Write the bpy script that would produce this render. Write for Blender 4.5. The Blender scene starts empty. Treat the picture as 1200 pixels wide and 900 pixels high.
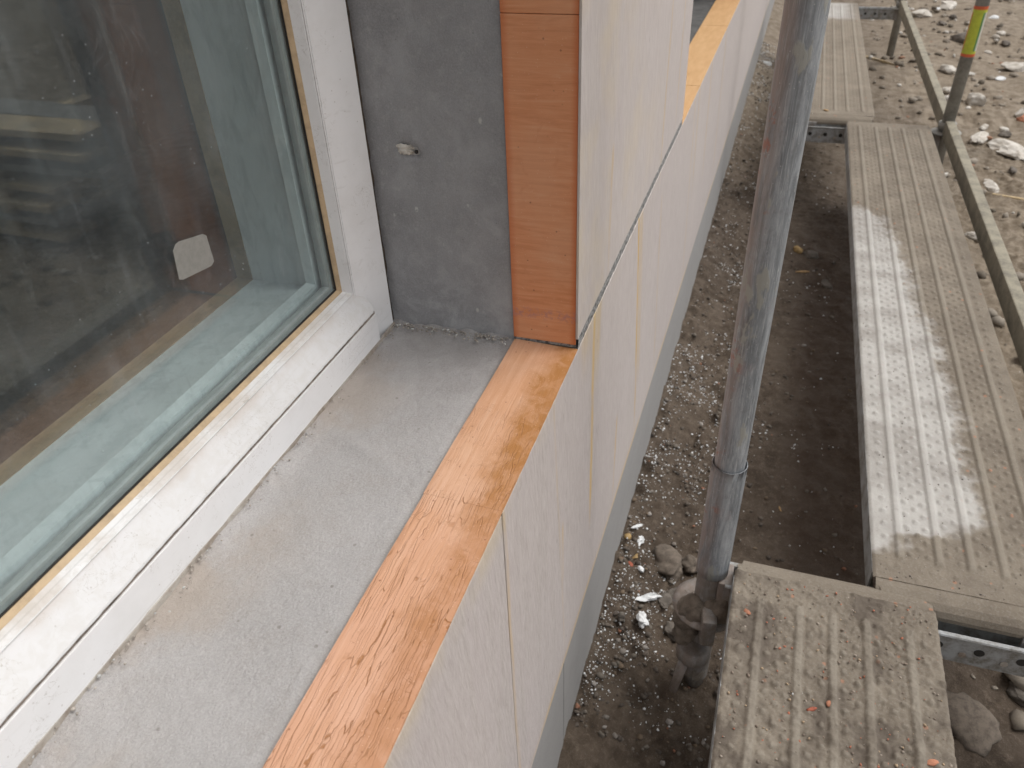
import bpy, bmesh, math, random
import numpy as np
from mathutils import Vector, Matrix
random.seed(7); rng = np.random.default_rng(11)
S = bpy.context.scene
C = S.collection
# ------------------------------------------------------------------ camera
# world: X runs along the facade, Y into the building, Z up; the camera is the origin,
# the ground lies about 1.43 m below it, the facade face is the plane y = 0.2
cd = bpy.data.cameras.new('camera'); cam = bpy.data.objects.new('camera', cd); C.objects.link(cam)
cd.sensor_width = 36; cd.lens = 27.28; cd.clip_start = 0.02; cd.clip_end = 400
R = Matrix(((0.31179148, 0.56550107, -0.76354084, 0), (-0.94938947, 0.1532623, -0.27417205, 0),
            (-0.03802256, 0.81038214, 0.58466663, 0), (0, 0, 0, 1)))
cam.matrix_world = R
cd.dof.use_dof = True; cd.dof.focus_distance = 0.92; cd.dof.aperture_fstop = 10.0
S.camera = cam
# ------------------------------------------------------------------ world and sun (overcast)
W = bpy.data.worlds.new('World'); S.world = W; W.use_nodes = True
wn = W.node_tree; wn.nodes.clear()
SUN_EL, SUN_AZ = math.radians(62), math.radians(-62)     # azimuth measured from +X towards +Y
sky = wn.nodes.new('ShaderNodeTexSky'); sky.sky_type = 'NISHITA'; sky.sun_disc = False
sky.sun_elevation = SUN_EL; sky.sun_rotation = math.radians(90) - SUN_AZ
sky.air_density = 1.0; sky.dust_density = 3.0; sky.ozone_density = 1.0
hs = wn.nodes.new('ShaderNodeHueSaturation'); hs.inputs['Saturation'].default_value = 0.14
bg = wn.nodes.new('ShaderNodeBackground'); bg.inputs['Strength'].default_value = 0.15
wo = wn.nodes.new('ShaderNodeOutputWorld')
wn.links.new(sky.outputs[0], hs.inputs['Color']); wn.links.new(hs.outputs[0], bg.inputs[0]); wn.links.new(bg.outputs[0], wo.inputs[0])
sd = bpy.data.lights.new('sun', 'SUN'); sd.energy = 1.3; sd.angle = math.radians(35); sd.color = (1.0, 0.97, 0.93)
sun = bpy.data.objects.new('sun', sd); C.objects.link(sun)
sv = Vector((math.cos(SUN_EL)*math.cos(SUN_AZ), math.cos(SUN_EL)*math.sin(SUN_AZ), math.sin(SUN_EL)))
sun.rotation_euler = sv.to_track_quat('Z', 'Y').to_euler(); sun.location = sv*30
S.view_settings.view_transform = 'Standard'; S.view_settings.look = 'None'
S.view_settings.gamma = 1; S.view_settings.exposure = 0.40; S.view_settings.use_curve_mapping = False
S.render.engine = 'CYCLES'

# ------------------------------------------------------------------ node helper
class N:
    def __init__(s, name):
        s.m = bpy.data.materials.new(name); s.m.use_nodes = True; s.t = s.m.node_tree; s.t.nodes.clear()
        s.out = s.t.nodes.new('ShaderNodeOutputMaterial')
        s.geo = s.t.nodes.new('ShaderNodeNewGeometry'); s.P = s.geo.outputs['Position']
        tc = s.t.nodes.new('ShaderNodeTexCoord'); s.O = tc.outputs['Object']; s._xyz = None
    def n(s, k, **kw):
        q = s.t.nodes.new('ShaderNode'+k)
        for a, b in kw.items(): setattr(q, a, b)
        return q
    def put(s, sock, v):
        if hasattr(v, 'links'): s.t.links.new(v, sock)
        else:
            if isinstance(v, (tuple, list)) and len(v) == 3 and sock.type == 'RGBA': v = (*v, 1)
            sock.default_value = v
    def xyz(s, vec=None):
        q = s.n('SeparateXYZ'); s.put(q.inputs[0], vec or s.P); return q.outputs
    def map(s, vec, scale=(1, 1, 1), loc=(0, 0, 0), rot=(0, 0, 0)):
        q = s.n('Mapping'); s.put(q.inputs['Vector'], vec); q.inputs['Scale'].default_value = scale
        q.inputs['Location'].default_value = loc; q.inputs['Rotation'].default_value = rot; return q.outputs[0]
    def noise(s, vec, scale=5, detail=4, rough=.55, dist=0, loc=(0, 0, 0), stretch=None):
        if stretch or loc != (0, 0, 0): vec = s.map(vec, stretch or (1, 1, 1), loc)
        q = s.n('TexNoise'); s.put(q.inputs['Vector'], vec); q.inputs['Scale'].default_value = scale
        q.inputs['Detail'].default_value = detail; q.inputs['Roughness'].default_value = rough
        q.inputs['Distortion'].default_value = dist; return q.outputs['Fac']
    def vor(s, vec, scale=5, feature='F1', out='Distance', rand=1, stretch=None):
        if stretch: vec = s.map(vec, stretch)
        q = s.n('TexVoronoi', feature=feature); s.put(q.inputs['Vector'], vec); q.inputs['Scale'].default_value = scale
        q.inputs['Randomness'].default_value = rand; return q.outputs[out]
    def mr(s, v, a, b, c=0, d=1, smooth=True):
        q = s.n('MapRange'); q.interpolation_type = 'SMOOTHSTEP' if smooth else 'LINEAR'; s.put(q.inputs[0], v)
        for i, z in enumerate((a, b, c, d)): q.inputs[i+1].default_value = z
        return q.outputs[0]
    def ma(s, op, a, b=0, c=0, clamp=False):
        q = s.n('Math', operation=op, use_clamp=clamp); s.put(q.inputs[0], a); s.put(q.inputs[1], b)
        if op in ('MULTIPLY_ADD',): s.put(q.inputs[2], c)
        return q.outputs[0]
    def mix(s, f, a, b, blend='MIX'):
        q = s.n('MixRGB', blend_type=blend); s.put(q.inputs[0], f); s.put(q.inputs[1], a); s.put(q.inputs[2], b); return q.outputs[0]
    def ramp(s, f, *stops):
        q = s.n('ValToRGB'); e = q.color_ramp.elements
        while len(e) < len(stops): e.new(.5)
        for i, (p, c) in enumerate(stops): e[i].position = p; e[i].color = (*c, 1)
        s.put(q.inputs[0], f); return q.outputs[0]
    def attr(s, name):
        q = s.n('Attribute', attribute_name=name); return q.outputs
    def bump(s, h, strength=.3, dist=.002, prev=None):
        q = s.n('Bump'); q.inputs['Strength'].default_value = strength; q.inputs['Distance'].default_value = dist
        s.put(q.inputs['Height'], h)
        if prev: s.put(q.inputs['Normal'], prev)
        return q.outputs[0]
    def done(s, col, rough=.7, normal=None, metal=0, spec=.4, coat=0):
        b = s.n('BsdfPrincipled'); s.put(b.inputs['Base Color'], col); s.put(b.inputs['Roughness'], rough)
        s.put(b.inputs['Metallic'], metal); b.inputs['Specular IOR Level'].default_value = spec
        b.inputs['Coat Weight'].default_value = coat; b.inputs['Coat Roughness'].default_value = .25
        if normal: s.put(b.inputs['Normal'], normal)
        s.t.links.new(b.outputs[0], s.out.inputs[0]); return s.m

def cladding_mat():
    n = N('veneer_cladding')
    g1 = n.noise(n.map(n.P, rot=(0, .12, 0)), 1, 6, .75, .8, stretch=(230, 230, 26)); g2 = n.noise(n.P, 1, 4, .6, .5, stretch=(60, 60, 2.2))
    g3 = n.noise(n.P, 3.0, 3, .5); fine = n.noise(n.P, 1, 3, .7, stretch=(900, 900, 60))
    c = n.ramp(g1, (.3, (.36, .31, .29)), (.5, (.475, .425, .40)), (.7, (.56, .51, .485)))
    c = n.mix(n.mr(g2, .35, .7, 0, .5), c, (.475, .415, .405)); c = n.mix(n.mr(g3, .45, .75, 0, .3), c, (.55, .49, .45))
    c = n.mix(n.mr(fine, .4, .7, 0, .3), c, (.66, .62, .59))
    x, y, z = n.xyz()
    def streak(c, x0, z0, z1, w, k, slope=-.2, col=(.56, .36, .10)):
        xc = n.ma('MULTIPLY_ADD', n.ma('SUBTRACT', z, z0), slope, x0)
        wob = n.ma('MULTIPLY', n.ma('SUBTRACT', n.noise(n.P, 6, 2), .5), .02)
        d = n.ma('ABSOLUTE', n.ma('SUBTRACT', n.ma('ADD', x, wob), xc))
        m = n.mr(d, w*.15, w, 1, 0); m = n.ma('MULTIPLY', m, n.mr(z, z1, z1+.12, 0, 1)); m = n.ma('MULTIPLY', m, n.mr(z, z0-.01, z0+.015, 1, 0))
        m = n.ma('MULTIPLY', m, n.mr(n.noise(n.P, 1, 4, .7, stretch=(50, 50, 9), loc=(x0, 0, 0)), .3, .62, .25, 1))
        return n.mix(n.ma('MULTIPLY', m, min(1, k*1.3)), c, col)
    for a in [(1.235, -.545, -1.13, .0085, 1.0), (1.26, -.55, -1.0, .03, .25), (.905, -.55, -1.0, .012, .8, -.02, (.60, .42, .19)), (.93, -.552, -.72, .03, .4, 0, (.6, .43, .2)),
              (.86, -.552, -.65, .05, .3, 0), (2.33, -.55, -.95, .012, .5), (2.06, -.55, -.9, .01, .5), (1.98, -.55, -1.13, .009, .35), (2.735, -.55, -1.1, .012, .45),
              (1.45, -.06, -.6, .008, .45, 0), (1.62, -.2, -.55, .006, .45, 0), (.99, -.35, -.56, .01, .4, 0), (1.12, -.9, -1.13, .006, .6, 0), (1.50, -.62, -1.13, .008, .3), (.515, -.552, -1.2, .007, .5, 0, (.55, .40, .24)), (.74, -.8, -.95, .008, .35, 0), (.70, -.56, -1.13, .006, .15, -.1)]:
        c = streak(c, *a)
    e = n.ma('MULTIPLY', n.mr(z, -1.128, -1.108, 1, 0), n.mr(n.noise(n.P, 7, 3), .35, .6, .1, .75))
    c = n.mix(e, c, (.60, .43, .22))
    # yellowish wash beneath the edge band, a few small dark marks
    e2 = n.ma('MULTIPLY', n.mr(z, -.60, -.551, 0, 1), n.mr(n.noise(n.P, 9, 3), .4, .7, 0, .4)); c = n.mix(n.ma('MULTIPLY', e2, n.mr(x, 1.7, .6, 0, 1)), c, (.62, .50, .30))
    sp = n.vor(n.P, 16, stretch=(1, 1, .55)); c = n.mix(n.mr(sp, .02, .045, .55, 0), c, (.25, .2, .18))
    bp = n.bump(g1, .4, .0014); bp = n.bump(fine, .15, .0006, bp)
    return n.done(c, n.mr(g2, .3, .7, .5, .68), bp, spec=.35)

def trim_mat(name, base, dark, pale, axis, cracks):
    n = N(name)      # axis: direction of the grain
    st = {'x': (6, 160, 160), 'y': (140, 14, 190), 'z': (160, 160, 6)}[axis]
    g = n.noise(n.P, 1, 6, .65, .8, stretch=st); big = n.noise(n.P, 9, 4, .6); med = n.noise(n.P, 40, 5, .65, 1.2)
    c = n.ramp(g, (.3, dark), (.55, base), (.8, pale)); c = n.mix(n.mr(big, .4, .68, 0, .45), c, pale)
    c = n.mix(n.mr(med, .56, .72, 0, .35), c, dark)
    x, y, z = n.xyz(); h = g
    if cracks:
        # dark amber varnish gathered towards the outer edge, split finish with cracks along the grain
        e = n.mr(n.ma('ADD', y, n.ma('MULTIPLY', n.ma('SUBTRACT', n.noise(n.P, 11, 6, .72, .6), .5), .07)), .218, .246, 1, 0)
        c = n.mix(n.ma('MULTIPLY', e, n.ma('MULTIPLY', n.mr(med, .35, .6, .6, 1), .95)), c, (.36, .155, .04))
        pk = n.ma('MULTIPLY', n.mr(x, .62, .35, 0, .4), n.mr(big, .3, .6, .5, 1)); c = n.mix(pk, c, (.64, .35, .25))
        wv = n.ma('MULTIPLY', n.noise(n.P, 30, 3, .6), .9); cv = n.n('CombineXYZ'); n.put(cv.inputs[0], n.ma('ADD', n.ma('MULTIPLY', x, 12), wv)); n.put(cv.inputs[1], n.ma('ADD', n.ma('MULTIPLY', y, 250), n.ma('MULTIPLY', wv, 2.2))); n.put(cv.inputs[2], 0)
        ck = n.vor(cv.outputs[0], 1, 'DISTANCE_TO_EDGE'); k3 = n.noise(n.P, 1, 5, .65, .6, stretch=(20, 420, 420), loc=(5, 1, 0)); c = n.mix(n.mr(k3, .52, .7, 0, .5), c, (.50, .25, .12))
        where = n.ma('MULTIPLY', n.mr(n.noise(n.P, 14, 4, .6, loc=(1, 2, 0)), .34, .52, .15, 1), n.mr(x, .78, .42, .06, 1))
        m = n.ma('MULTIPLY', n.mr(ck, .006, .040, 1, 0), where)
        k2 = n.noise(n.P, 1, 3, .5, 1.5, stretch=(150, 28, 50), loc=(7, 0, 0)); m2 = n.ma('MULTIPLY', n.mr(n.ma('ABSOLUTE', n.ma('SUBTRACT', k2, .5)), .001, .006, 1, 0), n.mr(n.noise(n.P, 55, 2, .5), .58, .66, 0, 1))
        m2 = n.ma('MULTIPLY', m2, n.mr(x, .95, .5, .25, 1))
        m = n.ma('MAXIMUM', m, m2); c = n.mix(n.ma('MULTIPLY', m, .8), c, (.30, .12, .035))
        h = n.ma('SUBTRACT', n.ma('MULTIPLY', g, .35), m)
    dots = n.vor(n.P, 90); dm = n.ma('MULTIPLY', n.mr(dots, .06, .13, .7, 0), n.mr(n.noise(n.P, 25, 2), .5, .58)); c = n.mix(dm, c, (.24, .09, .045))
    wh = n.vor(n.map(n.P, loc=(.3, .7, .1)), 210); c = n.mix(n.mr(wh, .06, .12, .55, 0), c, (.8, .55, .42))
    if not cracks and axis == 'y':
        ed = n.ma('ADD', n.mr(y, .203, .213, 1, 0), n.mr(y, .276, .286, 0, .8)); c = n.mix(n.ma('MULTIPLY', ed, .75), c, (.50, .12, .03))
        pb = n.ma('MULTIPLY', n.mr(n.ma('ABSOLUTE', n.ma('ADD', z, .505)), .0, .012, 1, 0), n.mr(n.noise(n.P, 150, 4, .7), .45, .6)); c = n.mix(n.ma('MULTIPLY', pb, .7), c, (.42, .2, .2))
    return n.done(c, n.mr(big, .3, .7, .38, .6), n.bump(h, .55 if cracks else .15, .0016), spec=.45)

def render_mat(name, base, alt, dirt, tan=0, rough_bump=.5, vertical=False):
    n = N(name)
    a = n.noise(n.P, 4, 5, .6); b = n.noise(n.P, 22, 6, .68, .6); f = n.noise(n.P, 520, 4, .75); g = n.noise(n.P, 210, 5, .7, .6)
    c = n.mix(n.mr(a, .35, .65), base, alt); c = n.mix(n.mr(b, .45, .75, 0, .55), c, dirt)
    sd_ = n.vor(n.P, 260); c = n.mix(n.mr(sd_, .05, .14, .35, 0), c, tuple(v*.45 for v in base)); c = n.mix(n.mr(f, .35, .7, 0, .32), c, tuple(min(1, v*1.5) for v in base))
    x, y, z = n.xyz()
    if tan:
        m = n.ma('MULTIPLY', n.mr(y, .34, .45, 0, 1), n.mr(n.noise(n.P, 7, 5, .6, loc=(2, 1, 0)), .42, .62)); c = n.mix(n.ma('MULTIPLY', m, .75), c, (.37, .315, .265))
        m = n.mr(n.ma('ADD', y, n.ma('MULTIPLY', n.noise(n.P, 30, 4), .02)), .305, .288, 0, .55); c = n.mix(m, c, tuple(v*.75 for v in dirt))
        pt = n.vor(n.P, 30); c = n.mix(n.mr(pt, .03, .07, .5, 0), c, (.16, .14, .12))
        # darker stretch towards the corner
        m = n.ma('MULTIPLY', n.mr(x, .55, .8, 0, .55), n.mr(b, .3, .6, .5, 1)); c = n.mix(m, c, tuple(v*.62 for v in base))
    if vertical:
        m = n.noise(n.P, 17, 5, .7, .5); c = n.mix(n.mr(m, .42, .75, 0, .55), c, tuple(v*1.35 for v in base))
        lo = n.ma('MULTIPLY', n.mr(z, -.40, -.54, 0, 1), n.mr(b, .42, .62)); c = n.mix(n.ma('MULTIPLY', lo, .6), c, tuple(v*1.6 for v in base))
        sp = n.vor(n.P, 30, stretch=(1, 1, .6)); c = n.mix(n.ma('MULTIPLY', n.mr(sp, .03, .09, .8, 0), n.mr(n.noise(n.P, 120, 3, .7), .42, .55)), c, (.5, .5, .48)); c = n.mix(n.mr(n.vor(n.P, 75), .03, .07, .5, 0), c, (.08, .08, .08)); c = n.mix(n.mr(n.noise(n.P, 95, 5, .75), .52, .68, 0, .5), c, (.36, .36, .355))
    bp = n.bump(g, rough_bump, .0022); bp = n.bump(f, rough_bump*.6, .0009, bp)
    return n.done(c, n.mr(b, .3, .7, .75, .95), bp, spec=.25)

def paint_mat(k=1, name='weathered_white_paint'):
    n = N(name); a = n.noise(n.P, 14, 5, .65); b = n.noise(n.P, 70, 5, .7, .8); f = n.noise(n.P, 350, 3, .7)
    x, y, z = n.xyz()
    c = n.mix(n.mr(a, .42, .72, 0, .4), (.76*k, .755*k, .755*k), (.62*k, .61*k, .595*k))
    gr = n.noise(n.P, 1, 5, .65, .5, stretch=(5, 120, 120)); c = n.mix(n.mr(gr, .56, .74, 0, .3), c, (.48, .465, .44))
    cr = n.ma('MULTIPLY', n.mr(n.ma('ABSOLUTE', n.ma('SUBTRACT', n.noise(n.P, 60, 4, .6, 1.0, loc=(2, 3, 1)), .5)), .001, .008, 1, 0), n.mr(n.noise(n.P, 16, 3), .5, .6)); c = n.mix(n.ma('MULTIPLY', cr, .55), c, (.36, .33, .29))
    up = n.xyz(n.geo.outputs['Normal'])[2]
    d = n.ma('MULTIPLY', n.mr(up, .35, .75), n.mr(b, .42, .62, .15, .6)); c = n.mix(n.ma('MULTIPLY', d, .7), c, (.52, .495, .455))
    # dirt pressed into the inner edge of the ledge
    d = n.ma('MULTIPLY', n.mr(y, .470, .480, 0, .7), n.ma('MULTIPLY', n.mr(up, .3, .6), n.mr(a, .35, .6))); c = n.mix(n.ma('MULTIPLY', d, .6), c, (.46, .37, .29))
    sp = n.vor(n.P, 85); c = n.mix(n.mr(sp, .04, .09, .45, 0), c, (.3, .26, .22))
    return n.done(c, .55, n.bump(n.ma('ADD', b, n.ma('MULTIPLY', f, .5)), .25, .0008), spec=.4)

def plain(name, col, rough=.7, var=.25, scale=30, metal=0, bump=.2, spec=.35, alt=None):
    n = N(name); a = n.noise(n.P, scale, 5, .62, .3); b = n.noise(n.P, scale*6, 4, .65)
    c = n.mix(n.mr(a, .35, .68), col, alt or tuple(v*(1-var*1.6) for v in col)); c = n.mix(n.mr(b, .35, .7, 0, .35), c, tuple(min(1, v*(1+var)) for v in col))
    return n.done(c, rough, n.bump(n.ma('ADD', a, n.ma('MULTIPLY', b, .4)), bump, .0015), metal, spec)

def glass_mat():
    n = N('dusty_window_glass')
    dt = n.n('VectorMath', operation='DOT_PRODUCT'); n.put(dt.inputs[0], n.geo.outputs['Incoming']); n.put(dt.inputs[1], n.geo.outputs['Normal'])
    c = n.ma('ABSOLUTE', dt.outputs['Value']); f = n.ma('POWER', n.ma('SUBTRACT', 1, c), 5); f = n.ma('MULTIPLY_ADD', f, .95, .036)
    g = n.n('BsdfGlossy'); g.inputs['Roughness'].default_value = .012; g.inputs['Color'].default_value = (.98, 1, 1, 1)
    t = n.n('BsdfTransparent'); t.inputs['Color'].default_value = (.965, .985, .98, 1)
    m = n.n('MixShader'); n.put(m.inputs[0], f); n.put(m.inputs[1], t.outputs[0]); n.put(m.inputs[2], g.outputs[0])
    d = n.n('BsdfDiffuse'); d.inputs['Color'].default_value = (.55, .59, .62, 1)
    a = n.mr(n.noise(n.P, 9, 5, .65), .35, .7, .012, .040)
    st = n.mr(n.noise(n.P, 1, 4, .6, .4, stretch=(70, 70, 9)), .54, .75, 0, .045)
    sp = n.mr(n.vor(n.P, 85), .03, .07, .5, 0); sp = n.ma('MULTIPLY', sp, n.mr(n.noise(n.P, 10, 2), .42, .6)); sp = n.ma('ADD', sp, n.mr(n.vor(n.map(n.P, loc=(.3, 0, .2)), 260), .05, .11, .22, 0))
    sc = n.mr(n.ma('ABSOLUTE', n.ma('SUBTRACT', n.noise(n.P, 13, 3, .5, 1.2, loc=(5, 0, 2)), .5)), .001, .005, .35, 0)
    sc = n.ma('MULTIPLY', sc, n.ma('MULTIPLY', n.mr(n.noise(n.P, 9, 3, .6, loc=(1, 0, 4)), .60, .72), .16))
    k = n.ma('ADD', n.ma('ADD', a, st), n.ma('ADD', sp, sc), clamp=True)
    q = n.n('MixShader'); n.put(q.inputs[0], k); n.put(q.inputs[1], m.outputs[0]); n.put(q.inputs[2], d.outputs[0])
    n.t.links.new(q.outputs[0], n.out.inputs[0]); return n.m

def steel_mat(name, muddy=0.0):
    n = N(name); P = n.O
    st = n.noise(P, 1, 6, .72, .9, stretch=(60, 60, 6)); st2 = n.noise(P, 1, 5, .7, .6, stretch=(200, 200, 22)); a = n.noise(P, 9, 4, .6); b = n.noise(P, 60, 5, .7)
    c = n.ramp(st, (.32, (.11, .12, .13)), (.5, (.25, .265, .28)), (.68, (.42, .435, .45)))
    c = n.mix(n.mr(st2, .5, .68, 0, .6), c, (.40, .41, .42)); fs = n.noise(P, 1, 4, .7, .3, stretch=(520, 520, 30)); c = n.mix(n.mr(fs, .55, .66, 0, .6), c, (.52, .53, .54)); c = n.mix(n.mr(b, .5, .7, 0, .3), c, (.16, .155, .15))
    x, y, z = n.xyz(P)
    # rusty mill scale on the wall side of the tube
    r = n.ma('MULTIPLY', n.mr(n.ma('ADD', y, n.ma('MULTIPLY', x, -.3)), .004, .026, 0, .75), n.mr(n.noise(P, 1, 5, .7, .4, stretch=(40, 40, 9)), .36, .6, .2, .9)); c = n.mix(r, c, (.32, .235, .20))
    r2 = n.ma('MULTIPLY', n.mr(n.noise(P, 16, 5, .7, loc=(3, 1, .4)), .60, .68), n.mr(y, .0, .018, .1, .9)); c = n.mix(n.ma('MULTIPLY', r2, .8), c, (.36, .13, .08))
    sc = n.mr(n.ma('ABSOLUTE', n.ma('SUBTRACT', n.noise(P, 1, 3, .5, .8, stretch=(60, 60, 4), loc=(0, 4, 2)), .5)), .001, .007, 1, 0)
    sc = n.ma('MULTIPLY', sc, n.mr(n.noise(P, 6, 3, loc=(2, 2, 2)), .5, .6)); c = n.mix(n.ma('MULTIPLY', sc, .8), c, (.58, .60, .60))
    ms = n.mr(n.noise(P, 1, 4, .6, stretch=(30, 30, 12), loc=(9, 0, 1)), .61, .66); c = n.mix(n.ma('MULTIPLY', ms, .8), c, (.36, .35, .31))
    dots = n.vor(P, 120); c = n.mix(n.mr(dots, .05, .12, .7, 0), c, (.5, .5, .48))
    if muddy: c = n.mix(n.mr(b, .35, .65, muddy*.6, muddy), c, (.17, .135, .105))
    return n.done(c, n.mr(st, .3, .7, .42, .62), n.bump(n.ma('ADD', b, n.ma('MULTIPLY', ms, 1.5)), .3 + muddy*.5, .0012), .25 if not muddy else .05, .5)

def deck_mat():
    n = N('mud_dusted_deck_steel'); P = n.O
    at = n.attr('clean'); hg = n.attr('height')[2]
    a = n.noise(n.P, 7, 5, .6); b = n.noise(n.P, 45, 6, .7, .5); f = n.noise(n.P, 230, 4, .72)
    c = n.mix(n.mr(a, .3, .7), (.178, .150, .118), (.235, .202, .160)); c = n.mix(n.mr(b, .5, .75, 0, .6), c, (.15, .125, .10))
    c = n.mix(n.mr(f, .45, .7, 0, .35), c, (.31, .285, .245))
    c = n.mix(n.ma('MULTIPLY', n.mr(hg, .25, 1, 0, .55), n.mr(b, .3, .6, .4, 1)), c, (.27, .243, .20))
    edge = n.ma('MULTIPLY', at[2], n.mr(b, .30, .55, .82, 1)); cl = n.mix(n.mr(f, .3, .7, 0, .4), (.40, .385, .36), (.455, .44, .415))
    cl = n.mix(n.mr(b, .5, .75, 0, .35), cl, (.45, .42, .38)); c = n.mix(edge, c, cl)
    sp = n.vor(n.P, 48); c = n.mix(n.mr(sp, .05, .09, .75, 0), c, (.12, .10, .085))
    o = n.ma('MULTIPLY', n.mr(n.vor(n.map(n.P, loc=(.2, .4, 0)), 26), .07, .12, 1, 0), n.ma('SUBTRACT', 1, n.ma('MULTIPLY', at[2], .8))); c = n.mix(n.ma('MULTIPLY', o, .55), c, (.42, .2, .12))
    mud = n.attr('mud')[2]; c = n.mix(n.ma('MULTIPLY', mud, n.mr(b, .35, .6, .45, 1)), c, (.125, .104, .084))
    return n.done(c, .93, n.bump(n.ma('ADD', b, f), .6, .0022), 0, .15)

def ground_mat():
    n = N('wet_building_site_earth')
    a = n.noise(n.P, 1.6, 4, .6); b = n.noise(n.P, 14, 6, .68, .4); c3 = n.noise(n.P, 75, 6, .72); f = n.noise(n.P, 330, 4, .7)
    x, y, z = n.xyz()
    c = n.mix(n.mr(a, .35, .68), (.070, .050, .034), (.10, .074, .052)); c = n.mix(n.mr(b, .42, .7, 0, .7), c, (.042, .031, .023))
    c = n.mix(n.mr(c3, .5, .72, 0, .6), c, (.17, .132, .098)); c = n.mix(n.mr(f, .55, .72, 0, .4), c, (.26, .23, .20))
    # outer yard, drier and paler
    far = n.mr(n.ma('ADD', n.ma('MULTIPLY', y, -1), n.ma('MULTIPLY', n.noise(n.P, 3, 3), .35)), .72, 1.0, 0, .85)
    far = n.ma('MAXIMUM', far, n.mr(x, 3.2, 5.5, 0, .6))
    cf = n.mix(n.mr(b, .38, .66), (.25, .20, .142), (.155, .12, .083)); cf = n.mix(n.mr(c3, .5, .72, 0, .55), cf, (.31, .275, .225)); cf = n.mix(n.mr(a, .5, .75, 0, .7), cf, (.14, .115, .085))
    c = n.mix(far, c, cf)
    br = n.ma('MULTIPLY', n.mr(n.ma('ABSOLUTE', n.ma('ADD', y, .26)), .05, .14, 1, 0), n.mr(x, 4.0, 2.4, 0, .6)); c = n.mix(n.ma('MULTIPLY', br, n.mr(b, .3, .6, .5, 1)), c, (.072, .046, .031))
    bp = n.bump(c3, .8, .006); bp = n.bump(f, .6, .0025, bp)
    return n.done(c, n.mr(b, .35, .65, .62, .95), bp, spec=.3)

M = dict(
    clad=cladding_mat(),
    sill_trim=trim_mat('cracked_orange_varnished_trim', (.60, .335, .20), (.53, .28, .15), (.64, .41, .28), 'x', True),
    jamb_trim=trim_mat('orange_varnished_trim', (.66, .28, .13), (.56, .215, .09), (.68, .36, .21), 'y', False),
    sill=render_mat('cement_render', (.40, .382, .372), (.34, .325, .315), (.31, .285, .262), tan=1, rough_bump=.8),
    reveal=render_mat('shaded_cement_render', (.275, .275, .28), (.215, .215, .22), (.19, .19, .195), rough_bump=.35, vertical=True),  # same cement as the sill, the reveals' weaker light put into the base
    plinth=render_mat('smooth_grey_panel', (.30, .293, .287), (.285, .278, .272), (.265, .258, .252), rough_bump=.10),
    paint=paint_mat(), paint_ledge=paint_mat(.84, 'dimmed_dirty_paint'), glass=glass_mat(),  # dirty ledge copy, base dimmed to even out the light on its slope
    seam_brown=plain('brown_dirt_seam', (.27, .225, .19), .9, .4, 60), gasket=plain('beige_gasket', (.46, .34, .21), .6, .15, 60), seam=plain('dark_seam', (.03, .027, .024), .8, .2),
    spacer=plain('spacer_bar', (.30, .335, .33), .4, .1, 60, bump=.05), inner=plain('bluish_plaster', (.66, .70, .70), .8, .15, 24, alt=(.50, .54, .545)),
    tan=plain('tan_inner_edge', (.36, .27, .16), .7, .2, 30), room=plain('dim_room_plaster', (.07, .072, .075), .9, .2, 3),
    foam=plain('grey_joint_foam', (.33, .325, .315), .9, .7, 160, bump=1), mortar=plain('crumbly_mortar', (.38, .35, .31), .95, .4, 22, bump=.9, alt=(.21, .165, .13)),
    brown=plain('brown_sealing_foam', (.10, .078, .06), .95, .4, 90, bump=1), steel=steel_mat('scratched_galvanised_steel'), mudsteel=steel_mat('muddy_galvanised_steel', .85),
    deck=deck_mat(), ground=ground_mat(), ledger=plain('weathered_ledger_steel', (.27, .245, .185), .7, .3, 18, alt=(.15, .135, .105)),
    outpost=plain('dull_steel_tube', (.30, .29, .26), .6, .25, 18), transom=plain('galvanised_profile', (.36, .37, .375), .5, .3, 35, metal=.2, alt=(.17, .155, .13)),
    foamwhite=plain('white_foam', (.70, .71, .71), .8, .08, 120, bump=.7), stone=plain('earthy_stone', (.15, .13, .11), .9, .3, 40, bump=.8),
    palestone=plain('pale_rubble', (.56, .53, .48), .9, .25, 25, bump=.6, alt=(.33, .29, .24)), brick=plain('broken_brick', (.45, .20, .12), .9, .25, 60, bump=.7), clod=plain('earth_clod', (.165, .135, .108), .95, .3, 60, bump=1),
    wood=plain('splinter_wood', (.42, .27, .13), .8, .3, 60), amber=plain('amber_chip', (.36, .24, .10), .6, .3, 80), yellow=plain('yellow_foam', (.50, .45, .20), .8, .2, 60), redwood=plain('red_chip', (.33, .09, .05), .7, .3, 90),
    board=plain('rough_sawn_board', (.50, .38, .22), .8, .25, 8, alt=(.30, .25, .18)), greyboard=plain('weathered_board', (.27, .26, .24), .85, .25, 9), wall=plain('plain_wall', (.45, .43, .41), .9, .1, 3),
)
n = N('bluish_plaster_with_drips'); d1 = n.noise(n.P, 1, 5, .65, .5, stretch=(55, 55, 16)); d2 = n.noise(n.P, 18, 4, .6)
c = n.mix(n.mr(d1, .44, .64, 0, .5), (.78, .82, .84), (.50, .545, .57)); M['inner'] = n.done(n.mix(n.mr(d2, .4, .7, 0, .25), c, (.60, .61, .61)), .8)
M['far_sill_render'] = plain('dark_render', (.10, .098, .095), .85, .3, 20)  # darker render for the far window's sill
# loose grit takes its colour from a per-stone attribute
n = N('loose_grit'); M['grit'] = n.done(n.mix(n.mr(n.noise(n.P, 200, 3), .3, .7, 0, .35), n.attr('tint')[0], (.12, .1, .08)), .9, spec=.25)

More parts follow.
